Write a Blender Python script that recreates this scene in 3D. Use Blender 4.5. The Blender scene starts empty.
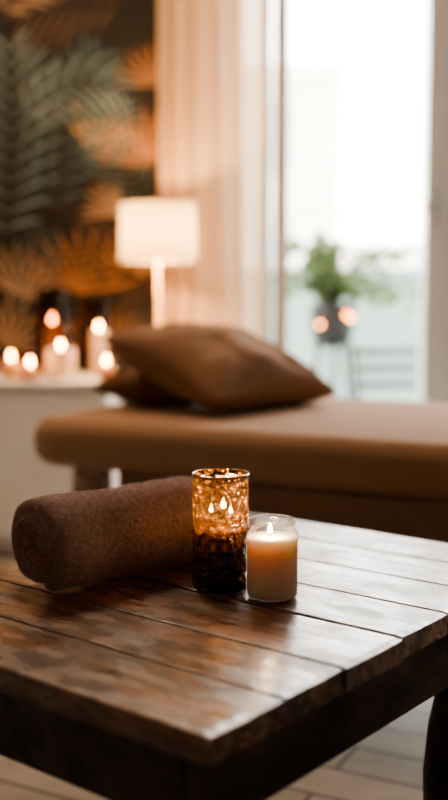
import bpy, bmesh, math, random
from mathutils import Vector, Matrix, noise
random.seed(7)
S=bpy.context.scene
COL=S.collection
try:
    S.view_settings.view_transform='AgX'; S.view_settings.look='AgX - Medium High Contrast'
except Exception as e: print(e)

# ---------------------------------------------------------------- helpers
def new_mat(name):
    m=bpy.data.materials.new(name); m.use_nodes=True
    nt=m.node_tree; nt.nodes.clear()
    out=nt.nodes.new('ShaderNodeOutputMaterial')
    return m,nt,out
def N(nt,t,**k):
    n=nt.nodes.new(t)
    for a,b in k.items(): setattr(n,a,b)
    return n
def c4(c): return (c[0],c[1],c[2],1)
def simple(name,col,rough=.6,metal=0,bump=0,bscale=50,var=0,spec=.5,**kw):
    m,nt,out=new_mat(name)
    p=N(nt,'ShaderNodeBsdfPrincipled'); p.inputs['Base Color'].default_value=c4(col)
    p.inputs['Roughness'].default_value=rough; p.inputs['Metallic'].default_value=metal
    p.inputs['Specular IOR Level'].default_value=spec
    for k,v in kw.items(): p.inputs[k.replace('_',' ')].default_value=v
    tc=N(nt,'ShaderNodeTexCoord')
    no=N(nt,'ShaderNodeTexNoise'); no.inputs['Scale'].default_value=bscale; no.inputs['Detail'].default_value=4
    nt.links.new(tc.outputs['Object'],no.inputs['Vector'])
    if var:
        mx=N(nt,'ShaderNodeMix',data_type='RGBA')
        mx.inputs[6].default_value=c4([x*(1-var) for x in col]); mx.inputs[7].default_value=c4([min(1,x*(1+var)) for x in col])
        nt.links.new(no.outputs['Fac'],mx.inputs[0]); nt.links.new(mx.outputs[2],p.inputs['Base Color'])
    if bump:
        b=N(nt,'ShaderNodeBump'); b.inputs['Strength'].default_value=bump; b.inputs['Distance'].default_value=.002
        nt.links.new(no.outputs['Fac'],b.inputs['Height']); nt.links.new(b.outputs[0],p.inputs['Normal'])
    nt.links.new(p.outputs[0],out.inputs[0])
    return m
def emis(name,col,strength,see=False):
    m,nt,out=new_mat(name)
    e=N(nt,'ShaderNodeEmission'); e.inputs[0].default_value=c4(col); e.inputs[1].default_value=strength
    if see:
        t=N(nt,'ShaderNodeBsdfTransparent'); a=N(nt,'ShaderNodeAddShader')
        nt.links.new(e.outputs[0],a.inputs[0]); nt.links.new(t.outputs[0],a.inputs[1]); nt.links.new(a.outputs[0],out.inputs[0])
    else: nt.links.new(e.outputs[0],out.inputs[0])
    return m
def glassy(name,col,rough=.03,refl=1.0):
    m,nt,out=new_mat(name)
    t=N(nt,'ShaderNodeBsdfTransparent'); t.inputs[0].default_value=c4(col)
    g=N(nt,'ShaderNodeBsdfGlossy'); g.inputs['Roughness'].default_value=rough
    f=N(nt,'ShaderNodeFresnel'); f.inputs[0].default_value=1.45
    mu=N(nt,'ShaderNodeMath',operation='MULTIPLY'); mu.inputs[1].default_value=refl
    mx=N(nt,'ShaderNodeMixShader')
    nt.links.new(f.outputs[0],mu.inputs[0]); nt.links.new(mu.outputs[0],mx.inputs[0])
    nt.links.new(t.outputs[0],mx.inputs[1]); nt.links.new(g.outputs[0],mx.inputs[2]); nt.links.new(mx.outputs[0],out.inputs[0])
    return m
def obj(name,verts,faces,mat=None,parent=None,smooth=False,loc=None,mats=None,midx=None):
    me=bpy.data.meshes.new(name); me.from_pydata(verts,[],faces); me.update()
    o=bpy.data.objects.new(name,me); COL.objects.link(o)
    if mats:
        for m in mats: me.materials.append(m)
        if midx: me.polygons.foreach_set('material_index',midx)
    elif mat: me.materials.append(mat)
    if smooth: me.polygons.foreach_set('use_smooth',[True]*len(me.polygons))
    if parent: o.parent=parent
    if loc: o.location=loc
    return o
def empty(name,loc=(0,0,0),rz=0):
    e=bpy.data.objects.new(name,None); COL.objects.link(e); e.location=loc; e.rotation_euler=(0,0,rz); e.empty_display_size=.1
    return e
def boxmesh(boxes):
    V=[];F=[]
    for (x0,x1,y0,y1,z0,z1) in boxes:
        k=len(V)
        V+=[(x0,y0,z0),(x1,y0,z0),(x1,y1,z0),(x0,y1,z0),(x0,y0,z1),(x1,y0,z1),(x1,y1,z1),(x0,y1,z1)]
        F+=[tuple(k+i for i in f) for f in [(0,3,2,1),(4,5,6,7),(0,1,5,4),(1,2,6,5),(2,3,7,6),(3,0,4,7)]]
    return V,F
def boxes(name,bx,mat,parent=None,bevel=0,seg=2):
    V,F=boxmesh(bx); o=obj(name,V,F,mat,parent)
    if bevel:
        b=o.modifiers.new('b','BEVEL'); b.width=bevel; b.segments=seg; b.limit_method='ANGLE'
    return o
def lathe(name,prof,mat,parent=None,loc=(0,0,0),seg=48,fn=None):
    V=[];F=[]
    n=len(prof)
    for i,(r,z) in enumerate(prof):
        for j in range(seg):
            a=2*math.pi*j/seg
            rr,zz=(r,z) if fn is None else fn(r,z,a,i)
            V.append((rr*math.cos(a),rr*math.sin(a),zz))
    for i in range(n-1):
        for j in range(seg):
            i2=i+1
            F.append((i*seg+j,i*seg+(j+1)%seg,i2*seg+(j+1)%seg,i2*seg+j))
    return obj(name,V,F,mat,parent,True,loc)
def tube(name,pts,r,mat,parent=None,seg=8,cyclic=False):
    pts=[Vector(p) for p in pts]; n=len(pts); V=[];F=[]
    up0=None
    for i,p in enumerate(pts):
        a=pts[(i-1)%n] if (cyclic or i>0) else p
        b=pts[(i+1)%n] if (cyclic or i<n-1) else p
        t=(b-a).normalized()
        ref=Vector((0,0,1)) if abs(t.z)<.9 else Vector((1,0,0))
        if up0 is None: s=t.cross(ref).normalized()
        else: s=(up0-t*up0.dot(t)).normalized()
        up0=s; q=t.cross(s)
        for j in range(seg):
            an=2*math.pi*j/seg; V.append(tuple(p+s*(r*math.cos(an))+q*(r*math.sin(an))))
    for i in range(n if cyclic else n-1):
        i2=(i+1)%n
        for j in range(seg): F.append((i*seg+j,i*seg+(j+1)%seg,i2*seg+(j+1)%seg,i2*seg+j))
    if not cyclic:
        F.append(tuple(range(seg))[::-1]); F.append(tuple((n-1)*seg+j for j in range(seg)))
    return obj(name,V,F,mat,parent,True)
def plight(name,loc,power,col,rad,parent=None):
    l=bpy.data.lights.new(name,'POINT'); l.energy=power; l.color=col; l.shadow_soft_size=rad
    o=bpy.data.objects.new(name,l); COL.objects.link(o); o.location=loc
    if parent: o.parent=parent
    return o

WARM=(1,.66,.38)
FL=emis('flame_glow',(1,.66,.32),45,True)
FLB=emis('flame_glow_far',(1,.44,.14),60,True)
wick_m=simple('wick_black',(.02,.015,.01),.9)
def flame(parent,loc,h=.022,mat=None,power=.1,name='flame'):
    prof=[(0,0),(.16*h,.08*h),(.22*h,.25*h),(.2*h,.45*h),(.11*h,.72*h),(.04*h,.9*h),(0,h)]
    lathe(name,prof,mat or FL,parent,loc,16)
    lathe(name+'_wick',[(0,-.3*h),(.001,-.3*h),(.001,.15*h),(0,.16*h)],wick_m,parent,loc,6)
    if power: plight(name+'_light',(loc[0],loc[1],loc[2]+h*.6),power,WARM,.006,parent)

# ---------------------------------------------------------------- wood
def wood(name,dark,light,axis='y',rough=.3,coat=.3,scale=1,spec=.5,worn=False):
    m,nt,out=new_mat(name)
    L=nt.links.new
    tc=N(nt,'ShaderNodeTexCoord'); geo=N(nt,'ShaderNodeNewGeometry')
    mp=N(nt,'ShaderNodeMapping')
    s={'y':(38,2.0,38),'x':(2.0,38,38),'z':(38,38,2.0)}[axis]
    mp.inputs['Scale'].default_value=[a*scale for a in s]
    ad=N(nt,'ShaderNodeVectorMath',operation='ADD')
    sc=N(nt,'ShaderNodeMath',operation='MULTIPLY'); sc.inputs[1].default_value=7.3
    L(geo.outputs['Random Per Island'],sc.inputs[0]); L(sc.outputs[0],ad.inputs[1])
    L(tc.outputs['Object'],ad.inputs[0]); L(ad.outputs[0],mp.inputs['Vector'])
    n1=N(nt,'ShaderNodeTexNoise'); n1.inputs['Scale'].default_value=1.5; n1.inputs['Detail'].default_value=9; n1.inputs['Roughness'].default_value=.7; n1.inputs['Distortion'].default_value=1.2
    L(mp.outputs[0],n1.inputs['Vector'])
    n2=N(nt,'ShaderNodeTexNoise'); n2.inputs['Scale'].default_value=8; n2.inputs['Detail'].default_value=7; n2.inputs['Roughness'].default_value=.65
    mp2=N(nt,'ShaderNodeMapping'); mp2.inputs['Scale'].default_value={'y':(2,.8,2),'x':(.8,2,2),'z':(2,2,.8)}[axis]
    L(ad.outputs[0],mp2.inputs[0]); L(mp2.outputs[0],n2.inputs['Vector'])
    r=N(nt,'ShaderNodeValToRGB'); r.color_ramp.elements[0].position=.38; r.color_ramp.elements[1].position=.62
    r.color_ramp.elements[0].color=c4(dark); r.color_ramp.elements[1].color=c4(light)
    L(n1.outputs['Fac'],r.inputs[0])
    mx=N(nt,'ShaderNodeMix',data_type='RGBA',blend_type='MULTIPLY'); mx.inputs[0].default_value=.9
    r2=N(nt,'ShaderNodeValToRGB'); r2.color_ramp.elements[0].position=.42; r2.color_ramp.elements[1].position=.53
    r2.color_ramp.elements[0].color=(.22,.19,.17,1); r2.color_ramp.elements[1].color=(1,1,1,1)
    L(n2.outputs['Fac'],r2.inputs[0]); L(r.outputs[0],mx.inputs[6]); L(r2.outputs[0],mx.inputs[7])
    hv=N(nt,'ShaderNodeHueSaturation')
    mr=N(nt,'ShaderNodeMapRange'); mr.inputs[3].default_value=.8; mr.inputs[4].default_value=1.2
    L(geo.outputs['Random Per Island'],mr.inputs[0]); L(mr.outputs[0],hv.inputs['Value']); L(mx.outputs[2],hv.inputs['Color'])
    p=N(nt,'ShaderNodeBsdfPrincipled'); L(hv.outputs[0],p.inputs['Base Color'])
    p.inputs['Specular IOR Level'].default_value=spec
    p.inputs['Coat Weight'].default_value=coat
    rr=N(nt,'ShaderNodeMapRange'); rr.inputs[1].default_value=.35; rr.inputs[2].default_value=.65; rr.inputs[3].default_value=rough+.22; rr.inputs[4].default_value=rough-.1
    L(n2.outputs['Fac'],rr.inputs[0]); L(rr.outputs[0],p.inputs['Roughness'])
    n3=N(nt,'ShaderNodeTexNoise'); n3.inputs['Scale'].default_value=18; n3.inputs['Detail'].default_value=6; L(mp2.outputs[0],n3.inputs['Vector'])
    cr=N(nt,'ShaderNodeMapRange'); cr.inputs[1].default_value=.42; cr.inputs[2].default_value=.6; cr.inputs[3].default_value=.07; cr.inputs[4].default_value=.40
    L(n3.outputs['Fac'],cr.inputs[0]); L(cr.outputs[0],p.inputs['Coat Roughness'])
    ad2=N(nt,'ShaderNodeMath',operation='ADD'); L(n1.outputs['Fac'],ad2.inputs[0]); L(n2.outputs['Fac'],ad2.inputs[1])
    b=N(nt,'ShaderNodeBump'); b.inputs['Strength'].default_value=.6 if worn else .3; b.inputs['Distance'].default_value=.002
    L(ad2.outputs[0],b.inputs['Height']); L(b.outputs[0],p.inputs['Normal'])
    b2=N(nt,'ShaderNodeBump'); b2.inputs['Strength'].default_value=.42; b2.inputs['Distance'].default_value=.002
    L(ad2.outputs[0],b2.inputs['Height']); L(b2.outputs[0],p.inputs['Coat Normal'])
    L(p.outputs[0],out.inputs[0])
    return m

# ---------------------------------------------------------------- ROOM
WY=4.2; XL=-1.7; XR=2.3; YB=-1.6; H=2.6
plaster=simple('plaster_warm',(.56,.49,.42),.9,bump=.1,var=.04)
plaster_dim=simple('plaster_cream',(.52,.46,.40),.9,bump=.1,var=.04)
white_p=simple('white_lacquer',(.82,.82,.81),.45,var=.02)
frame_m=simple('window_frame_white',(.60,.60,.60),.4,var=.02)
boxes('wall_back',[(XL,0.02,WY,WY+.15,0,H),(0.02,1.95,WY,WY+.15,2.38,H),(1.95,XR,WY,WY+.15,0,H)],plaster)
boxes('wall_left',[(XL-.15,XL,YB,WY+.15,0,H)],plaster_dim)
boxes('wall_right',[(XR,XR+.15,YB,WY+.15,0,H)],plaster_dim)
boxes('wall_rear',[(XL,XR,YB-.15,YB,0,H)],plaster_dim)
boxes('ceiling',[(XL-.15,XR+.15,YB-.15,WY+.15,H,H+.1)],plaster)
m,nt,out=new_mat('whitewashed_boards')
tc=N(nt,'ShaderNodeTexCoord'); mp=N(nt,'ShaderNodeMapping'); mp.inputs['Rotation'].default_value=(0,0,math.radians(28))
br=N(nt,'ShaderNodeTexBrick'); br.inputs['Scale'].default_value=1; br.inputs['Brick Width'].default_value=1.4; br.inputs['Row Height'].default_value=.11
br.inputs['Mortar Size'].default_value=.004; br.inputs['Color1'].default_value=(.56,.53,.50,1); br.inputs['Color2'].default_value=(.43,.41,.38,1); br.inputs['Mortar'].default_value=(.10,.08,.07,1)
ns=N(nt,'ShaderNodeTexNoise'); ns.inputs['Scale'].default_value=9
mx=N(nt,'ShaderNodeMix',data_type='RGBA',blend_type='MULTIPLY'); mx.inputs[0].default_value=.5
p=N(nt,'ShaderNodeBsdfPrincipled'); p.inputs['Roughness'].default_value=.5
L=nt.links.new
L(tc.outputs['Object'],mp.inputs[0]); L(mp.outputs[0],br.inputs[0]); L(mp.outputs[0],ns.inputs[0]); L(br.outputs[0],mx.inputs[6]); L(ns.outputs['Fac'],mx.inputs[7]); L(mx.outputs[2],p.inputs[0]); L(p.outputs[0],out.inputs[0])
boxes('floor',[(XL-.15,XR+.15,YB-.15,WY+.15,-.1,0)],m)
boxes('baseboard_back',[(XL,-.02,WY-.015,WY,0,.09)],white_p,bevel=.003)
boxes('baseboard_left',[(XL,XL+.015,YB,WY-.02,0,.09)],white_p,bevel=.003)

w=empty('window_1',(0,WY+.03,0))
boxes('frame',[(.02,.08,0,.09,0,2.38),(1.89,1.95,0,.09,0,2.38),(.08,1.89,0,.09,2.32,2.38),(.08,1.89,0,.09,0,.06)],frame_m,w,.004)
boxes('sash_left',[(.14,.185,-.01,.05,.06,2.32),(.20,.255,-.02,.06,.06,2.32)],frame_m,w,.004)
boxes('sash_middle',[(.795,.86,-.04,.06,.06,2.32),(.865,.93,0,.07,.06,2.32)],frame_m,w,.004)
boxes('sash_rails',[(.255,.795,-.01,.05,.06,.15),(.255,.795,-.01,.05,2.24,2.32),(.93,1.89,.01,.06,.06,.15),(.93,1.89,.01,.06,2.24,2.32)],frame_m,w,.004)
metal=simple('handle_metal',(.5,.5,.5),.3,1)
boxes('handle',[(.82,.845,-.055,-.04,1.16,1.30),(.825,.84,-.09,-.055,1.22,1.235),(.77,.84,-.10,-.085,1.215,1.24)],metal,w,.003)
pane=glassy('window_glass',(.99,1,.995),.0,.5)
obj('pane_1',[(.255,.02,.15),(.795,.02,.15),(.795,.02,2.24),(.255,.02,2.24)],[(0,1,2,3)],pane,w)
obj('pane_2',[(.93,.035,.15),(1.89,.035,.15),(1.89,.035,2.24),(.93,.035,2.24)],[(0,1,2,3)],pane,w)

# curtain
m,nt,out=new_mat('sheer_linen')
L=nt.links.new
d=N(nt,'ShaderNodeBsdfDiffuse'); d.inputs[0].default_value=(.90,.62,.38,1)
t=N(nt,'ShaderNodeBsdfTranslucent'); t.inputs[0].default_value=(.90,.73,.54,1)
tr=N(nt,'ShaderNodeBsdfTransparent')
a=N(nt,'ShaderNodeMixShader'); a.inputs[0].default_value=.42; b=N(nt,'ShaderNodeMixShader'); b.inputs[0].default_value=.12
wv=N(nt,'ShaderNodeTexNoise'); wv.inputs['Scale'].default_value=300; bp=N(nt,'ShaderNodeBump'); bp.inputs['Strength'].default_value=.1
L(wv.outputs['Fac'],bp.inputs['Height']); L(bp.outputs[0],d.inputs['Normal'])
L(d.outputs[0],a.inputs[1]); L(t.outputs[0],a.inputs[2]); L(a.outputs[0],b.inputs[1]); L(tr.outputs[0],b.inputs[2]); L(b.outputs[0],out.inputs[0])
curt=empty('sheer_curtain',(0,4.09,0))
V=[];F=[];nx=160;nz=24
for k in range(nz+1):
    z=.02+2.44*k/nz
    for i in range(nx+1):
        s=i/nx; x=-.255+.405*s
        amp=.022*(1.15-.35*k/nz)*(.5+.4*math.sin(s*5+1))
        y=amp*math.sin(s*2*math.pi*6+.9*math.sin(s*9))+.006*math.sin(s*40+z*1.2)
        V.append((x+.005*math.sin(s*2*math.pi*12+z),y,z))
for k in range(nz):
    for i in range(nx):
        q=k*(nx+1)+i; F.append((q,q+1,q+nx+2,q+nx+1))
obj('panel',V,F,m,curt,True)
tube('rod',[(-.45,0,2.49),(2.05,0,2.49)],.012,metal,curt)
boxes('rod_brackets',[(2.0,2.02,0,.10,2.48,2.5)],metal,curt)

# ---------------------------------------------------------------- tropical wallpaper
wp_cols=[(.014,.011,.009),(.075,.125,.125),(.014,.032,.036),(.42,.185,.07),(.16,.062,.027),(.15,.085,.048),(.035,.022,.016),(.47,.33,.21),(.19,.25,.245),(.56,.32,.15)]
wp_m=[simple('wallpaper_ink_%d'%i,c,.85,var=.2,bscale=18) for i,c in enumerate(wp_cols)]
V=[(XL,-.001,.09),(-.20,-.001,.09),(-.20,-.001,H),(XL,-.001,H)];F=[(0,1,2,3)];MI=[0]
lay=[0]
XMIN,XMAX=XL+.01,-.205
def clampx(x): return max(XMIN,min(XMAX,x))
def leaflet(x,z,ang,ln,wd,ca,cb,droop=0):
    y=-.0013-.000004*lay[0]
    dx,dz=math.cos(ang),math.sin(ang); px,pz=-dz,dx
    pts=[]
    for s,wf in ((0,.15),(.3,.8),(.6,1),(.85,.55),(1,0)):
        cx=x+dx*ln*s; cz=z+dz*ln*s-droop*s*s
        pts.append((cx,cz,wf*wd))
    k=len(V)
    for cx,cz,h in pts:
        for sg in (1,0,-1):
            V.append((clampx(cx+px*h*sg),y,min(H-.01,max(.1,cz+pz*h*sg))))
    for i in range(4):
        q=k+i*3
        F.append((q,q+3,q+4,q+1)); MI.append(ca)
        F.append((q+1,q+4,q+5,q+2)); MI.append(cb)
    lay[0]+=1
def fan(x,z,ang,R,spread,n,ca,cb):
    n=max(8,int(n*.45))
    for i in range(n):
        t=(i/(n-1)-.5)*spread
        leaflet(x,z,ang+t,R*(.82+.18*math.cos(t*1.2))*random.uniform(.9,1.08),R*.042,ca,cb,droop=R*.08)
def frond(x,z,ang,Lg,bend,n,ll,ca,cb):
    n=max(8,int(n*.45))
    a=ang; px,pz=x,z; st=Lg/n
    for i in range(n):
        s=i/n; px+=math.cos(a)*st; pz+=math.sin(a)*st; a+=bend/n
        l=ll*math.sin(math.pi*(.12+.85*s))**.7*1.3
        for sg in (1,-1):
            leaflet(px,pz,a+sg*(1.05-.5*s),l*random.uniform(.9,1.1),ll*.062,ca,cb,droop=l*.18)
def W(u,v): return (.004*(u-224), 2.03-.00385*v)
for i in range(12):
    x=random.uniform(-1.65,-.25); z=random.uniform(.3,2.5)
    pr=random.choice([(6,5),(0,6),(2,6),(6,0)])
    if random.random()<.5: fan(x,z,random.uniform(.3,2.8),random.uniform(.22,.34),random.uniform(2,3),18,*pr)
    else: frond(x,z,random.uniform(.4,2.7),random.uniform(.4,.6),random.uniform(-1.2,1.2),16,.17,*pr)
def F_(u,v,*a): fan(*W(u,v),*a)
def R_(u,v,*a): frond(*W(u,v),*a)
R_(130,10,2.9,.40,.7,16,.15,6,5); R_(10,20,1.2,.30,-.8,14,.15,7,5)
F_(150,165,1.9,.27,2.1,22,3,4); F_(98,155,1.2,.25,1.9,20,9,4); F_(158,85,2.1,.20,1.8,18,3,5)
F_(18,300,1.3,.25,2.2,22,5,7); F_(82,295,1.5,.30,2.4,24,5,3); F_(145,278,1.6,.27,2.0,22,4,9); F_(122,215,2.4,.18,1.5,18,5,7)
R_(150,310,2.0,.35,.6,14,.16,6,5); F_(5,350,1.0,.26,2.2,18,5,7); F_(105,355,1.8,.24,2.2,20,4,5)
R_(8,245,1.45,.74,.15,28,.22,8,2); R_(62,218,1.65,.64,-.7,26,.21,1,2); R_(104,185,1.5,.32,-.3,18,.12,8,2)
R_(25,120,.9,.42,-1.3,18,.16,8,2); R_(45,345,1.9,.42,-.7,16,.13,2,1); R_(152,215,1.9,.3,.5,14,.12,2,1)
for i in range(14):
    x=random.uniform(-1.65,-1.05); z=random.uniform(.4,2.4)
    random.choice([lambda:fan(x,z,1.5,.28,2.3,18,3,4),lambda:frond(x,z,1.4,.5,.5,20,.18,1,2)])()
obj('tropical_wallpaper',V,F,None,None,False,(0,WY,0),mats=wp_m,midx=MI)

# ---------------------------------------------------------------- console
con=empty('white_console',(0,0,0))
boxes('body',[(-1.62,-.385,3.47,4.0,.06,.575)],white_p,con,.004)
boxes('top',[(-1.64,-.37,3.45,4.02,.575,.60)],white_p,con,.004)
boxes('plinth',[(-1.6,-.42,3.52,3.98,0,.06)],white_p,con)
boxes('drawer_fronts',[(-1.60,-1.0,3.455,3.47,.09,.555),(-.99,-.395,3.455,3.47,.09,.555)],white_p,con,.004)
boxes('knobs',[(-1.04,-1.02,3.435,3.455,.31,.33),(-.97,-.95,3.435,3.455,.31,.33)],metal,con,.004)

waxw=simple('white_wax',(.78,.58,.42),.5,var=.02,Subsurface_Weight=.5,Subsurface_Scale=.02)
clear=glassy('clear_glass',(.92,.80,.66),.02,.5)
ambg=glassy('amber_glass_plain',(.34,.18,.09),.08,.8)
def votive(x,y,r=.03,h=.07,g=clear,power=.25,name='votive_candle'):
    e=empty(name,(x,y,.60))
    lathe('glass',[(0,0),(r*.9,0),(r,.006),(r,h)],g,e,seg=28)
    lathe('wax',[(0,.002),(r-.003,.003),(r-.002,h*.6),(0,h*.6)],waxw,e,seg=28)
    flame(e,(0,0,h*.6+.006),.030,FLB,power)
def pillar(x,y,r,h,power=.25,z0=.60):
    e=empty('pillar_candle',(x,y,z0))
    lathe('wax',[(0,0),(r,0),(r,h-.004),(r-.004,h),(r*.6,h-.006),(0,h-.008)],waxw,e,seg=32)
    flame(e,(0,0,h-.002),.030,FLB,power)
votive(-.73,3.60,.034,.100); votive(-.650,3.52,.031,.075)
pillar(-.560,3.60,.050,.105)
votive(-.400,3.56,.029,.080)
pillar(-.447,3.76,.030,.165)
def lantern(x,y,r,h,fh,name='hurricane_lantern'):
    e=empty(name,(x,y,.60))
    lathe('glass',[(0,0),(r*.8,0),(r,.02),(r*1.02,h*.6),(r*.8,h*.85),(r*.82,h)],ambg,e,seg=32)
    lathe('wax',[(0,.003),(r*.5,.003),(r*.5,fh),(0,fh)],waxw,e,seg=24)
    flame(e,(0,0,fh+.006),.035,FLB,.4)
lantern(-.620,3.80,.068,.31,.180); lantern(-.475,3.90,.06,.27,.13)

# ---------------------------------------------------------------- floor lamp
lamp=empty('floor_lamp',(-.238,3.82,0))
brass=simple('brushed_brass',(.34,.22,.12),.35,1)
lathe('base',[(0,0),(.115,0),(.115,.012),(.03,.022),(.01,.03),(.006,1.03),(0,1.03)],brass,lamp,seg=40)
m,nt,out=new_mat('lampshade_linen'); L=nt.links.new
d=N(nt,'ShaderNodeBsdfDiffuse'); d.inputs[0].default_value=(.85,.75,.6,1)
t=N(nt,'ShaderNodeBsdfTranslucent'); t.inputs[0].default_value=(.32,.26,.165,1)
a=N(nt,'ShaderNodeMixShader'); a.inputs[0].default_value=.4
ns=N(nt,'ShaderNodeTexNoise'); ns.inputs['Scale'].default_value=200; bp=N(nt,'ShaderNodeBump'); bp.inputs['Strength'].default_value=.15
L(ns.outputs['Fac'],bp.inputs['Height']); L(bp.outputs[0],d.inputs['Normal'])
L(d.outputs[0],a.inputs[1]); L(t.outputs[0],a.inputs[2]); L(a.outputs[0],out.inputs[0])
lathe('shade',[(.138,1.010),(.133,1.212)],m,lamp,seg=64)
for zz,rr in ((1.010,.138),(1.212,.133)):
    tube('shade_ring',[(rr*math.cos(i*math.pi/24),rr*math.sin(i*math.pi/24),zz) for i in range(48)],.002,brass,lamp,cyclic=True)
tube('spider',[(-.132,0,1.209),(.132,0,1.209)],.002,brass,lamp)
tube('spider_stem',[(0,0,1.03),(0,0,1.209)],.003,brass,lamp)
lathe('bulb',[(0,1.05),(.014,1.05),(.016,1.075),(.03,1.11),(.027,1.14),(0,1.155)],emis('bulb_glow',(1,.7,.4),15,True),lamp,seg=24)
plight('bulb_light',(0,0,1.12),32,(1,.61,.31),.03,lamp)

# ---------------------------------------------------------------- massage bed
ang=math.atan2(-.475,.88)
bed=empty('massage_table',(-.49,2.44,0),ang)
sheet=simple('brown_sheet',(.36,.22,.138),.9,bump=.25,bscale=700,var=.05,Sheen_Weight=.15,spec=.25)
BL,BW=1.95,.87
bm=bmesh.new()
V_,F_x=boxmesh([(0,BL,0,BW,.484,.597)])
vs=[bm.verts.new(v) for v in V_]
for f in F_x: bm.faces.new([vs[i] for i in f])
ve=[e for e in bm.edges if abs(e.verts[0].co.z-e.verts[1].co.z)>.05]
bmesh.ops.bevel(bm,geom=ve,offset=.11,segments=8,profile=.5,affect='EDGES')
bmesh.ops.recalc_face_normals(bm,faces=bm.faces)
he=[e for e in bm.edges if len(e.link_faces)==2 and abs(abs(e.link_faces[0].normal.z)-abs(e.link_faces[1].normal.z))>.5]
bmesh.ops.bevel(bm,geom=he,offset=.045,segments=6,profile=.5,affect='EDGES')
me=bpy.data.meshes.new('cushion'); bm.to_mesh(me); bm.free(); me.materials.append(sheet)
me.polygons.foreach_set('use_smooth',[True]*len(me.polygons))
o=bpy.data.objects.new('cushion',me); COL.objects.link(o); o.parent=bed
skirt=simple('brown_vinyl_frame',(.22,.13,.08),.6,var=.05)
beech=wood('beech_leg_wood',(.42,.30,.19),(.56,.41,.28),'z',.5,0)
boxes('frame',[(.30,BL-.08,.015,.05,.38,.486),(.30,BL-.08,BW-.05,BW-.015,.38,.486),(.27,.30,.03,BW-.05,.42,.486),(BL-.08,BL-.05,.03,BW-.05,.40,.486)],skirt,bed,.004)
lg=[]
for x in (.10,BL-.17):
    for y in (.085,BW-.155): lg.append((x,x+.07,y,y+.07,0,.486))
boxes('legs',lg,beech,bed,.006)
boxes('leg_braces',[(.115,.145,.155,BW-.155,.16,.20),(BL-.145,BL-.115,.155,BW-.155,.16,.20)],beech,bed,.004)

# ---------------------------------------------------------------- pillows
pil=simple('brown_linen',(.24,.138,.083),.95,bump=.5,bscale=400,var=.12,spec=.15,Sheen_Weight=.1)
pil2=simple('dark_brown_linen',(.16,.087,.052),.95,bump=.5,bscale=400,var=.12,spec=.15)
def pillow(name,c,ex,ey,hx,hy,T,mat,seed=0,n=64):
    ex=Vector(ex).normalized(); ey=Vector(ey); ey=(ey-ex*ey.dot(ex)).normalized(); ez=ex.cross(ey)
    V=[];F=[]
    floor_z=.5985-c[2]
    def P(u,v,s):
        e=(max(0,1-abs(u)**2.6)*max(0,1-abs(v)**2.6))**.5
        x=u*hx*(1-.11*(1-v*v)); y=v*hy*(1-.11*(1-u*u))
        q=Vector((u*2.2+seed,v*2.2,s*3.1))
        w=noise.noise(q)*.016+noise.noise(q*2.4)*.007
        th=math.atan2(v,u); rad=min(1,(u*u+v*v))
        cre=.007*noise.noise(Vector((math.cos(th)*4+seed,math.sin(th)*4,s*2+rad*.6)))*rad
        z=s*T*e+(w*e)+cre*e**.5
        p=ex*x+ey*y+ez*z
        if p.z<floor_z: p.z=floor_z+(.0004 if s>0 else 0)
        return p
    for s in (1,-1):
        for i in range(n+1):
            for j in range(n+1):
                u=math.sin((i/n-.5)*math.pi); v=math.sin((j/n-.5)*math.pi)
                V.append(tuple(P(u,v,s)))
    M=(n+1)*(n+1)
    for s in range(2):
        for i in range(n):
            for j in range(n):
                q=s*M+i*(n+1)+j
                f=(q,q+n+1,q+n+2,q+1)
                F.append(f if s==0 else f[::-1])
    o=obj(name,V,F,mat,None,True,c)
    bm=bmesh.new(); bm.from_mesh(o.data); bmesh.ops.remove_doubles(bm,verts=bm.verts,dist=.0006); bm.to_mesh(o.data); bm.free()
    return o
pillow('throw_pillow',(-.003,2.67,.702),(.311,.37,-.02),(-.25,.28,.125),.246,.200,.090,pil,1)
pillow('throw_pillow',(-.160,2.74,.650),(.8,-.3,0),(.3,.8,0.02),.14,.13,.052,pil2,5)

# ---------------------------------------------------------------- coffee table
TH=.50
tab=empty('coffee_table',(-.014,.862,0),math.atan2(.78,.626))
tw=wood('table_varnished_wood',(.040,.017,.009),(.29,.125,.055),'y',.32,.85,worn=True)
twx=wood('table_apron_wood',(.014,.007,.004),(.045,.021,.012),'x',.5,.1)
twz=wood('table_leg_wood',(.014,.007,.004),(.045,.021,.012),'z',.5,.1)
cuts=[0,.112,.216,.338,.452,.562,.672,.78]
V=[];F=[]
def plank(x0,x1,y0,y1,z0,z1,seed):
    n=60; e=.0015
    base=len(V); ring=0
    for i in range(n+1):
        y=y0+(y1-y0)*i/n
        wl=.0008*noise.noise(Vector((y*9,seed,0)))+.0009*noise.noise(Vector((y*60,seed,2)))
        wr=.0008*noise.noise(Vector((y*9,seed,7)))+.0009*noise.noise(Vector((y*60,seed,9)))
        ee=0 if 0<i<n else e*.8
        sec=[(x0+wl,z0),(x0+wl,z1-e-ee),(x0+wl+e*.35,z1-e*.35-ee),(x0+wl+e*1.2,z1-ee)]
        for q in range(1,6):
            xx=x0+(x1-x0)*q/6
            sec.append((xx,z1-ee+.0008*noise.noise(Vector((xx*30,y*6,seed)))-.0004))
        sec+=[(x1+wr-e*1.2,z1-ee),(x1+wr-e*.35,z1-e*.35-ee),(x1+wr,z1-e-ee),(x1+wr,z0)]
        ring=len(sec)
        for (a,b) in sec: V.append((a,y,b))
    for i in range(n):
        for k in range(ring):
            k2=(k+1)%ring
            F.append((base+i*ring+k,base+i*ring+k2,base+(i+1)*ring+k2,base+(i+1)*ring+k)[::-1])
    F.append(tuple(base+k for k in range(ring))); F.append(tuple(base+n*ring+k for k in range(ring))[::-1])
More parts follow.
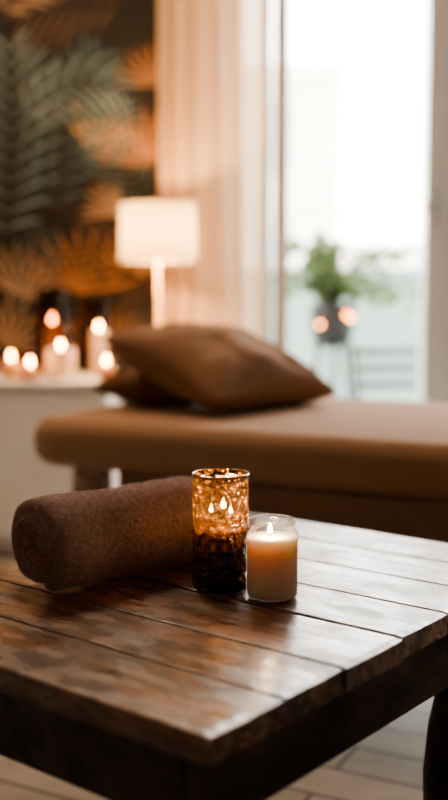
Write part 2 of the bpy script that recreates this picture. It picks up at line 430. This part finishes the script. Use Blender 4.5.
for i in range(7):
    g=.0030 if i==2 else .0014
    gl=.0030 if i==3 else .0014
    y0=random.uniform(-.002,.001)+(.004 if i>2 else 0)
    plank(cuts[i]+(gl if i else 0),cuts[i+1]-(g if i<6 else 0),y0,.60+random.uniform(-.002,.002),TH-.026,TH,i*3.7)
tp=obj('top_planks',V,F,tw,tab)
bm=bmesh.new(); bm.from_mesh(tp.data); bmesh.ops.recalc_face_normals(bm,faces=bm.faces); bm.to_mesh(tp.data); bm.free()
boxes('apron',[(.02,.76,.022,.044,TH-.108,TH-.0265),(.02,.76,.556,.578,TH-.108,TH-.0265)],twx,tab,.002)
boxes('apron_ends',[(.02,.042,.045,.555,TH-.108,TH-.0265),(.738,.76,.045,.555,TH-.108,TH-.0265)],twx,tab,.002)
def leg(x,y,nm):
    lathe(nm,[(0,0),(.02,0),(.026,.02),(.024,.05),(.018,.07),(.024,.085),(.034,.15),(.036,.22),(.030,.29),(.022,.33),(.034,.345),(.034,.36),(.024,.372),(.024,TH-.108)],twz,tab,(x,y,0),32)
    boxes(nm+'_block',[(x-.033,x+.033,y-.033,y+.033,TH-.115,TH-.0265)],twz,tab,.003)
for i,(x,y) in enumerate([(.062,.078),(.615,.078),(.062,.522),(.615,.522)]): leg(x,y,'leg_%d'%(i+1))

# ---------------------------------------------------------------- towel
m,nt,out=new_mat('brown_terry'); L=nt.links.new
d=N(nt,'ShaderNodeBsdfDiffuse'); t=N(nt,'ShaderNodeBsdfTranslucent'); a=N(nt,'ShaderNodeMixShader'); a.inputs[0].default_value=.3
tc=N(nt,'ShaderNodeTexCoord')
n2=N(nt,'ShaderNodeTexNoise'); n2.inputs['Scale'].default_value=150; n2.inputs['Detail'].default_value=4
L(tc.outputs['Object'],n2.inputs['Vector'])
mr=N(nt,'ShaderNodeMapRange'); mr.inputs[1].default_value=.3; mr.inputs[2].default_value=.7; L(n2.outputs['Fac'],mr.inputs[0])
mx=N(nt,'ShaderNodeMix',data_type='RGBA'); mx.inputs[6].default_value=(.50,.375,.34,1); mx.inputs[7].default_value=(.74,.58,.53,1)
L(mr.outputs[0],mx.inputs[0]); L(mx.outputs[2],d.inputs[0]); L(mx.outputs[2],t.inputs[0])
L(d.outputs[0],a.inputs[1]); L(t.outputs[0],a.inputs[2]); L(a.outputs[0],out.inputs[0])
tl=.290; turns=3.1; r0=.009; r1=.068; th=.0080
aend=turns*2*math.pi
NA=900; ts=[math.sqrt(i/NA) for i in range(NA+1)]
NL=170
V=[];F=[]
for s in (1,-1):
    for i,t_ in enumerate(ts):
        a=t_*aend; r=r0+(r1-th-r0)*t_
        thk=th*min(1,max(.05,(1-t_)/.012))**.5*min(1,max(.05,t_/.02))**.5
        aa=a-aend+(-math.pi*.62)
        for k in range(NL+1):
            l=k/NL
            kk=min(k,NL-k)
            end=max(0,1-kk/14)
            ll=l*tl+.012*noise.noise(Vector((a*.45,(0 if l<.5 else 9),3)))*(1-min(1,kk/30))
            ll+=(1 if l<.5 else -1)*.007*t_*t_*end   # outer turns sit slightly back: rounded end
            tk=thk*(.25,.62,.82,.93,.98,1)[min(kk,5)]
            rr=r+s*tk
            sq=(1+.03*math.cos(2*aa)+.035*noise.noise(Vector((math.cos(aa)*1.2,math.sin(aa)*1.2,l*3))))*(1-.055*end*end)
            fz=.0010*noise.noise(Vector((aa*r*280,l*tl*280,s*5)))+.0024*noise.noise(Vector((aa*r*60,l*tl*60,s*5)))
            rr=rr*sq+fz*s
            V.append((ll,rr*math.cos(aa),rr*math.sin(aa)*.97))
M=(NA+1)*(NL+1)
for s in range(2):
    for i in range(NA):
        for k in range(NL):
            q=s*M+i*(NL+1)+k; f=(q,q+1,q+NL+2,q+NL+1); F.append(f if s==1 else f[::-1])
for i in range(NA):
    q=i*(NL+1); F.append((q,q+NL+1,M+q+NL+1,M+q)); q+=NL; F.append((q,M+q,M+q+NL+1,q+NL+1))
for k in range(NL):
    F.append((k,M+k,M+k+1,k+1)); q=NA*(NL+1)+k; F.append((q,q+1,M+q+1,M+q))
zmin=min(v[2] for v in V)
tow=obj('rolled_towel',V,F,m,None,True,(-.248,1.316,TH-zmin+.0012)); tow.rotation_euler=(0,0,math.atan2(.68,.73))
random.seed(3)
iout=min(i for i,t_ in enumerate(ts) if t_>1-1.03/turns)
TV=[];TF=[]
def tuft(p,nrm,ln):
    n_=(nrm+Vector((random.gauss(0,.5),random.gauss(0,.5),random.gauss(0,.5)))).normalized()
    sd=n_.cross(Vector((random.random()-.5,random.random()-.5,random.random()-.5))).normalized()*.00045
    b_=n_.cross(sd).normalized()*random.uniform(-.0008,.0008)
    tip=p+n_*ln; tip.z=max(tip.z,zmin-.001)
    mid=p+n_*ln*.55+b_
    k=len(TV); TV.extend([tuple(p-n_*.0004+sd),tuple(p-n_*.0004-sd),tuple(mid+sd),tuple(mid-sd),tuple(tip+b_*1.6)])
    TF.append((k,k+1,k+3,k+2)); TF.append((k+2,k+3,k+4))
for _ in range(70000):
    i=random.randint(iout,NA-1); k=random.randint(0,NL-1)
    q=i*(NL+1)+k
    a_=Vector(V[q]); b_=Vector(V[q+1]); c_=Vector(V[q+NL+1])
    p=a_+(b_-a_)*random.random()+(c_-a_)*random.random()
    if noise.noise(p*220)<-.28: continue
    nrm=Vector((0,p.y,p.z)).normalized()
    if k<3: nrm=(nrm+Vector((-1,0,0))).normalized()
    tuft(p,nrm,random.uniform(.0010,.0026))
for _ in range(18000):
    i=random.randint(0,NA-1); f=random.random(); k=random.choice([0,0,0,1,2]); s=random.random()<.5
    q=i*(NL+1)+k
    a_=Vector(V[q]); b_=Vector(V[q+M])
    if k==0: p=a_+(b_-a_)*f
    else: p=a_ if s else b_
    tuft(p,Vector((-1,0,0)),random.uniform(.0010,.0024))
obj('terry_pile',TV,TF,m,tow,False)

# ---------------------------------------------------------------- amber candle holder
m,nt,out=new_mat('hammered_amber_glass'); L=nt.links.new
tc=N(nt,'ShaderNodeTexCoord'); vo=N(nt,'ShaderNodeTexVoronoi',feature='SMOOTH_F1'); vo.inputs['Scale'].default_value=125
L(tc.outputs['Object'],vo.inputs['Vector'])
rp=N(nt,'ShaderNodeValToRGB'); rp.color_ramp.elements[0].color=(.23,.13,.06,1); rp.color_ramp.elements[1].color=(.055,.028,.013,1)
rp.color_ramp.elements[0].position=.10; rp.color_ramp.elements[1].position=.48
L(vo.outputs['Distance'],rp.inputs[0])
t=N(nt,'ShaderNodeBsdfTransparent'); L(rp.outputs[0],t.inputs[0])
d=N(nt,'ShaderNodeBsdfTranslucent'); L(rp.outputs[0],d.inputs[0])
g=N(nt,'ShaderNodeBsdfGlossy'); g.inputs['Roughness'].default_value=.14; g.inputs[0].default_value=(1,.85,.68,1)
bp=N(nt,'ShaderNodeBump'); bp.inputs['Strength'].default_value=1; bp.inputs['Distance'].default_value=.008; bp.invert=True
L(vo.outputs['Distance'],bp.inputs['Height']); L(bp.outputs[0],g.inputs['Normal']); L(bp.outputs[0],d.inputs['Normal'])
fr=N(nt,'ShaderNodeFresnel'); fr.inputs[0].default_value=1.75; L(bp.outputs[0],fr.inputs['Normal'])
a=N(nt,'ShaderNodeMixShader'); a.inputs[0].default_value=.3; b=N(nt,'ShaderNodeMixShader')
L(t.outputs[0],a.inputs[1]); L(d.outputs[0],a.inputs[2]); L(fr.outputs[0],b.inputs[0]); L(a.outputs[0],b.inputs[1]); L(g.outputs[0],b.inputs[2]); L(b.outputs[0],out.inputs[0])
ho=empty('amber_glass_candle_holder',(-.0045,1.336,TH))
hh=.1485; R=.0368
def ham(r,z,a,i):
    if r<.02: return r,z
    k=noise.noise(Vector((math.cos(a)*4.2,math.sin(a)*4.2,z*115)))
    f=1 if z<hh-.008 else .1
    return r+.0011*k*f,z
prof=[(0,0.0005),(R*.5,0.0005),(R-.003,.0005),(R-.0008,.002)]+[(R-.0007,.005+(hh-.010)*i/60) for i in range(61)]+[(R,hh-.004),(R+.0004,hh-.0015),(R-.0005,hh),(R-.002,hh-.001)]
lathe('glass_outer',prof,m,ho,seg=160,fn=ham)
rim=glassy('amber_rim_glass',(.75,.5,.25),.05,1.5)
lathe('rim',[(R+.0006,hh-.003),(R+.0008,hh-.001),(R-.0004,hh+.0004),(R-.0022,hh-.0008),(R-.0024,hh-.004)],rim,ho,seg=96)
wam=simple('amber_wax',(.50,.31,.17),.5,var=.1)
lathe('wax',[(0,.005),(R-.004,.005),(R-.004,.080),(R*.6,.078),(0,.078)],wam,ho,seg=48)
FH=emis('flame_and_glint_glow',(1,.68,.33),260,True)
flame(ho,(0.004,-.004,.102),.016,FH,.06)
flame(ho,(-.012,.006,.096),.012,FH,0,'flame_glint_b')  # glowing shape added as a refracted glint of the one flame
flame(ho,(.013,.010,.094),.010,FH,0,'flame_glint_c')  # another added glint of that flame in the glass
# ---------------------------------------------------------------- jar candle
jar=empty('glass_jar_candle',(.0603,1.289,TH))
r=.0325; h=.099
jp=[(0,.0005),(r-.004,.0005),(r-.001,.002),(r,.006),(r,.078),(r-.001,.083),(r-.0045,.087),(r-.0048,.089),(r-.0035,.091),(r-.0035,.097),(r-.0045,h),(r-.006,h-.0005),(r-.0065,.092)]
jg=glassy('jar_glass',(.985,.975,.96),.03,.55)
lathe('jar',jp,jg,jar,seg=72)
wj=simple('ivory_wax',(.92,.77,.64),.45,var=.03,bscale=8,Subsurface_Weight=.6,Subsurface_Scale=.03,Subsurface_Radius=(1,.7,.5))
lathe('wax',[(0,.0015),(r-.005,.0015),(r-.0016,.004),(r-.0008,.009),(r-.0008,.0745),(r-.002,.0765),(r*.5,.075),(0,.0745)],wj,jar,seg=64)
flame(jar,(-.003,0,.080),.014,FL,.2)

# ---------------------------------------------------------------- balcony / outside
out_m=simple('balcony_paint_pale',(.38,.50,.48),.9,var=.03)
stone=simple('balcony_tile',(.45,.45,.43),.8,var=.05,bscale=4)
boxes('balcony_floor',[(-1.6,3.2,WY+.15,5.75,-.25,-.15)],stone)
boxes('balcony_parapet',[(-1.6,3.2,5.62,5.74,-.149,1.0),(-1.6,3.2,5.58,5.78,1.0,1.04)],out_m)
bl=simple('facade_render',(.54,.51,.46),.9,var=.02,bscale=1)
bw=simple('facade_window',(.30,.31,.32),.3)
fac=empty('apartment_building',(0,0,0))
boxes('facade',[(-3,2.4,22,26,-6,5.6),(2.4,12,24,27,-6,2.2)],bl,fac)
wb=[]
for i in range(3):
    for k in range(4):
        wb.append((-2.5+i*1.6,-1.8+i*1.6,21.95,22.01,-4+k*2.5,-2.6+k*2.5))
boxes('facade_windows',wb,bw,fac)
boxes('cornice',[(-3.1,2.5,21.85,22,5.3,5.65),(-3.1,2.5,21.9,22,2.6,2.7)],bl,fac)
pl=empty('potted_plant',(.515,5.0,0))
dk=simple('dark_metal',(.02,.025,.025),.5,.3)
lathe('pot',[(0,.66),(.075,.66),(.10,.70),(.105,.84),(.11,.855),(.10,.855),(.095,.82),(0,.82)],simple('dark_pot',(.010,.013,.013),.6),pl,seg=32)
V=[];F=[]
random.seed(11)
for i in range(26):
    a0=random.uniform(0,6.28); ln=random.uniform(.14,.36)
    tip=Vector((math.cos(a0)*ln+.09,math.sin(a0)*ln*.6,.80+random.uniform(.0,.38)))
    base=Vector((0,0,.82)); mid=(base+tip)/2+Vector((0,0,.14))
    for j in range(11):
        s=.2+.8*j/10
        q=base*(1-s)**2+mid*2*s*(1-s)+tip*s*s
        la=random.uniform(0,6.28); l=random.uniform(.05,.09)
        d_=Vector((math.cos(la),math.sin(la)*.7,random.uniform(-.5,.4))).normalized(); sd=d_.cross(Vector((0.2,1,.4))).normalized()*l*.34
        k=len(V); V+=[tuple(q),tuple(q+d_*l*.5+sd),tuple(q+d_*l),tuple(q+d_*l*.5-sd)]; F.append((k,k+1,k+2,k+3))
m,nt,out=new_mat('plant_leaf'); L=nt.links.new
d=N(nt,'ShaderNodeBsdfDiffuse'); d.inputs[0].default_value=(.09,.12,.06,1); t=N(nt,'ShaderNodeBsdfTranslucent'); t.inputs[0].default_value=(.13,.17,.08,1); a=N(nt,'ShaderNodeMixShader')
L(d.outputs[0],a.inputs[1]); L(t.outputs[0],a.inputs[2]); L(a.outputs[0],out.inputs[0])
obj('leaves',V,F,m,pl)
for i in range(6):
    a0=i*1.05; tube('stem_%d'%i,[(0,0,.82),(.06*math.cos(a0)+.02,.05*math.sin(a0),.95),(.16*math.cos(a0)+.06,.12*math.sin(a0),1.04)],.004,m,pl)
for i in range(3):
    a0=i*2.094+.5; tube('stand_leg_%d'%i,[(.07*math.cos(a0),.07*math.sin(a0),.655),(.17*math.cos(a0),.17*math.sin(a0),-.148)],.012,dk,pl)
tube('stand_ring',[(.1*math.cos(i*.2618),.1*math.sin(i*.2618),.655) for i in range(24)],.008,dk,pl,cyclic=True)
pts=[(.125*math.cos(t_),.125*math.sin(t_),.79+.02*math.sin(3*t_)) for t_ in [i*.2618 for i in range(24)]]
tube('reflection_bead_cable',pts,.002,dk,pl,cyclic=True)  # made-up ring carrying the reflection beads
bg=emis('reflection_bead_glow',(1,.30,.07),28)  # glow standing in for candle reflections in the window pane
for (x,z) in ((-.07,.755),(.055,.80),(.075,.785)):
    y=-math.sqrt(.135**2-x*x)
    lathe('reflection_bead',[(0,-.011),(.009,-.005),(.010,.004),(.005,.012),(0,.013)],bg,pl,(x,y,z),12)  # beads added in place of mirrored candle flames
ch=empty('folding_chair',(.86,5.12,-.15),math.radians(12))
for sx in (-.19,.19):
    tube('side_rail',[(sx,-.2,.005),(sx,.05,.42),(sx,.16,.80)],.016,dk,ch)
    tube('rear_rail',[(sx*.92,.22,.005),(sx*.92,-.18,.44)],.016,dk,ch)
boxes('seat_slats',[(-.2,.2,-.2+i*.065,-.155+i*.065,.435,.45) for i in range(6)],dk,ch,.003)
for i,zz in enumerate((.60,.68,.76)):
    tube('back_slat_%d'%i,[(-.19,.05+(zz-.42)*.29,zz),(0,.07+(zz-.42)*.29,zz),(.19,.05+(zz-.42)*.29,zz)],.018,dk,ch)

# added warm fill: unseen disk and invented housing that brighten the interior
cl=empty('ceiling_light',(0,0,0))
lathe('fill_housing',[(0,H-.03),(.30,H-.03),(.32,H-.02),(.32,H-.001),(0,H-.001)],white_p,cl,(-.6,3.1,0),48)
al=bpy.data.lights.new('ceiling_fill_disk','AREA'); al.shape='DISK'; al.size=.58; al.energy=30; al.color=(1,.70,.45)
ao=bpy.data.objects.new('ceiling_fill_disk',al); COL.objects.link(ao); ao.location=(-.6,3.1,H-.035); ao.parent=cl

# ---------------------------------------------------------------- world + camera
wd=bpy.data.worlds.new('overcast_sky'); S.world=wd; wd.use_nodes=True
nt=wd.node_tree; bg=nt.nodes['Background']; bg.inputs[0].default_value=(1,.955,.90,1); bg.inputs[1].default_value=13
cam=bpy.data.cameras.new('camera'); co=bpy.data.objects.new('camera',cam); COL.objects.link(co)
co.location=(0,0,.87); co.rotation_euler=(math.radians(90-5.44),0,0)
cam.sensor_fit='VERTICAL'; cam.sensor_height=36; cam.lens=47.25
cam.dof.use_dof=True; cam.dof.focus_distance=1.30; cam.dof.aperture_fstop=1.85
S.camera=co
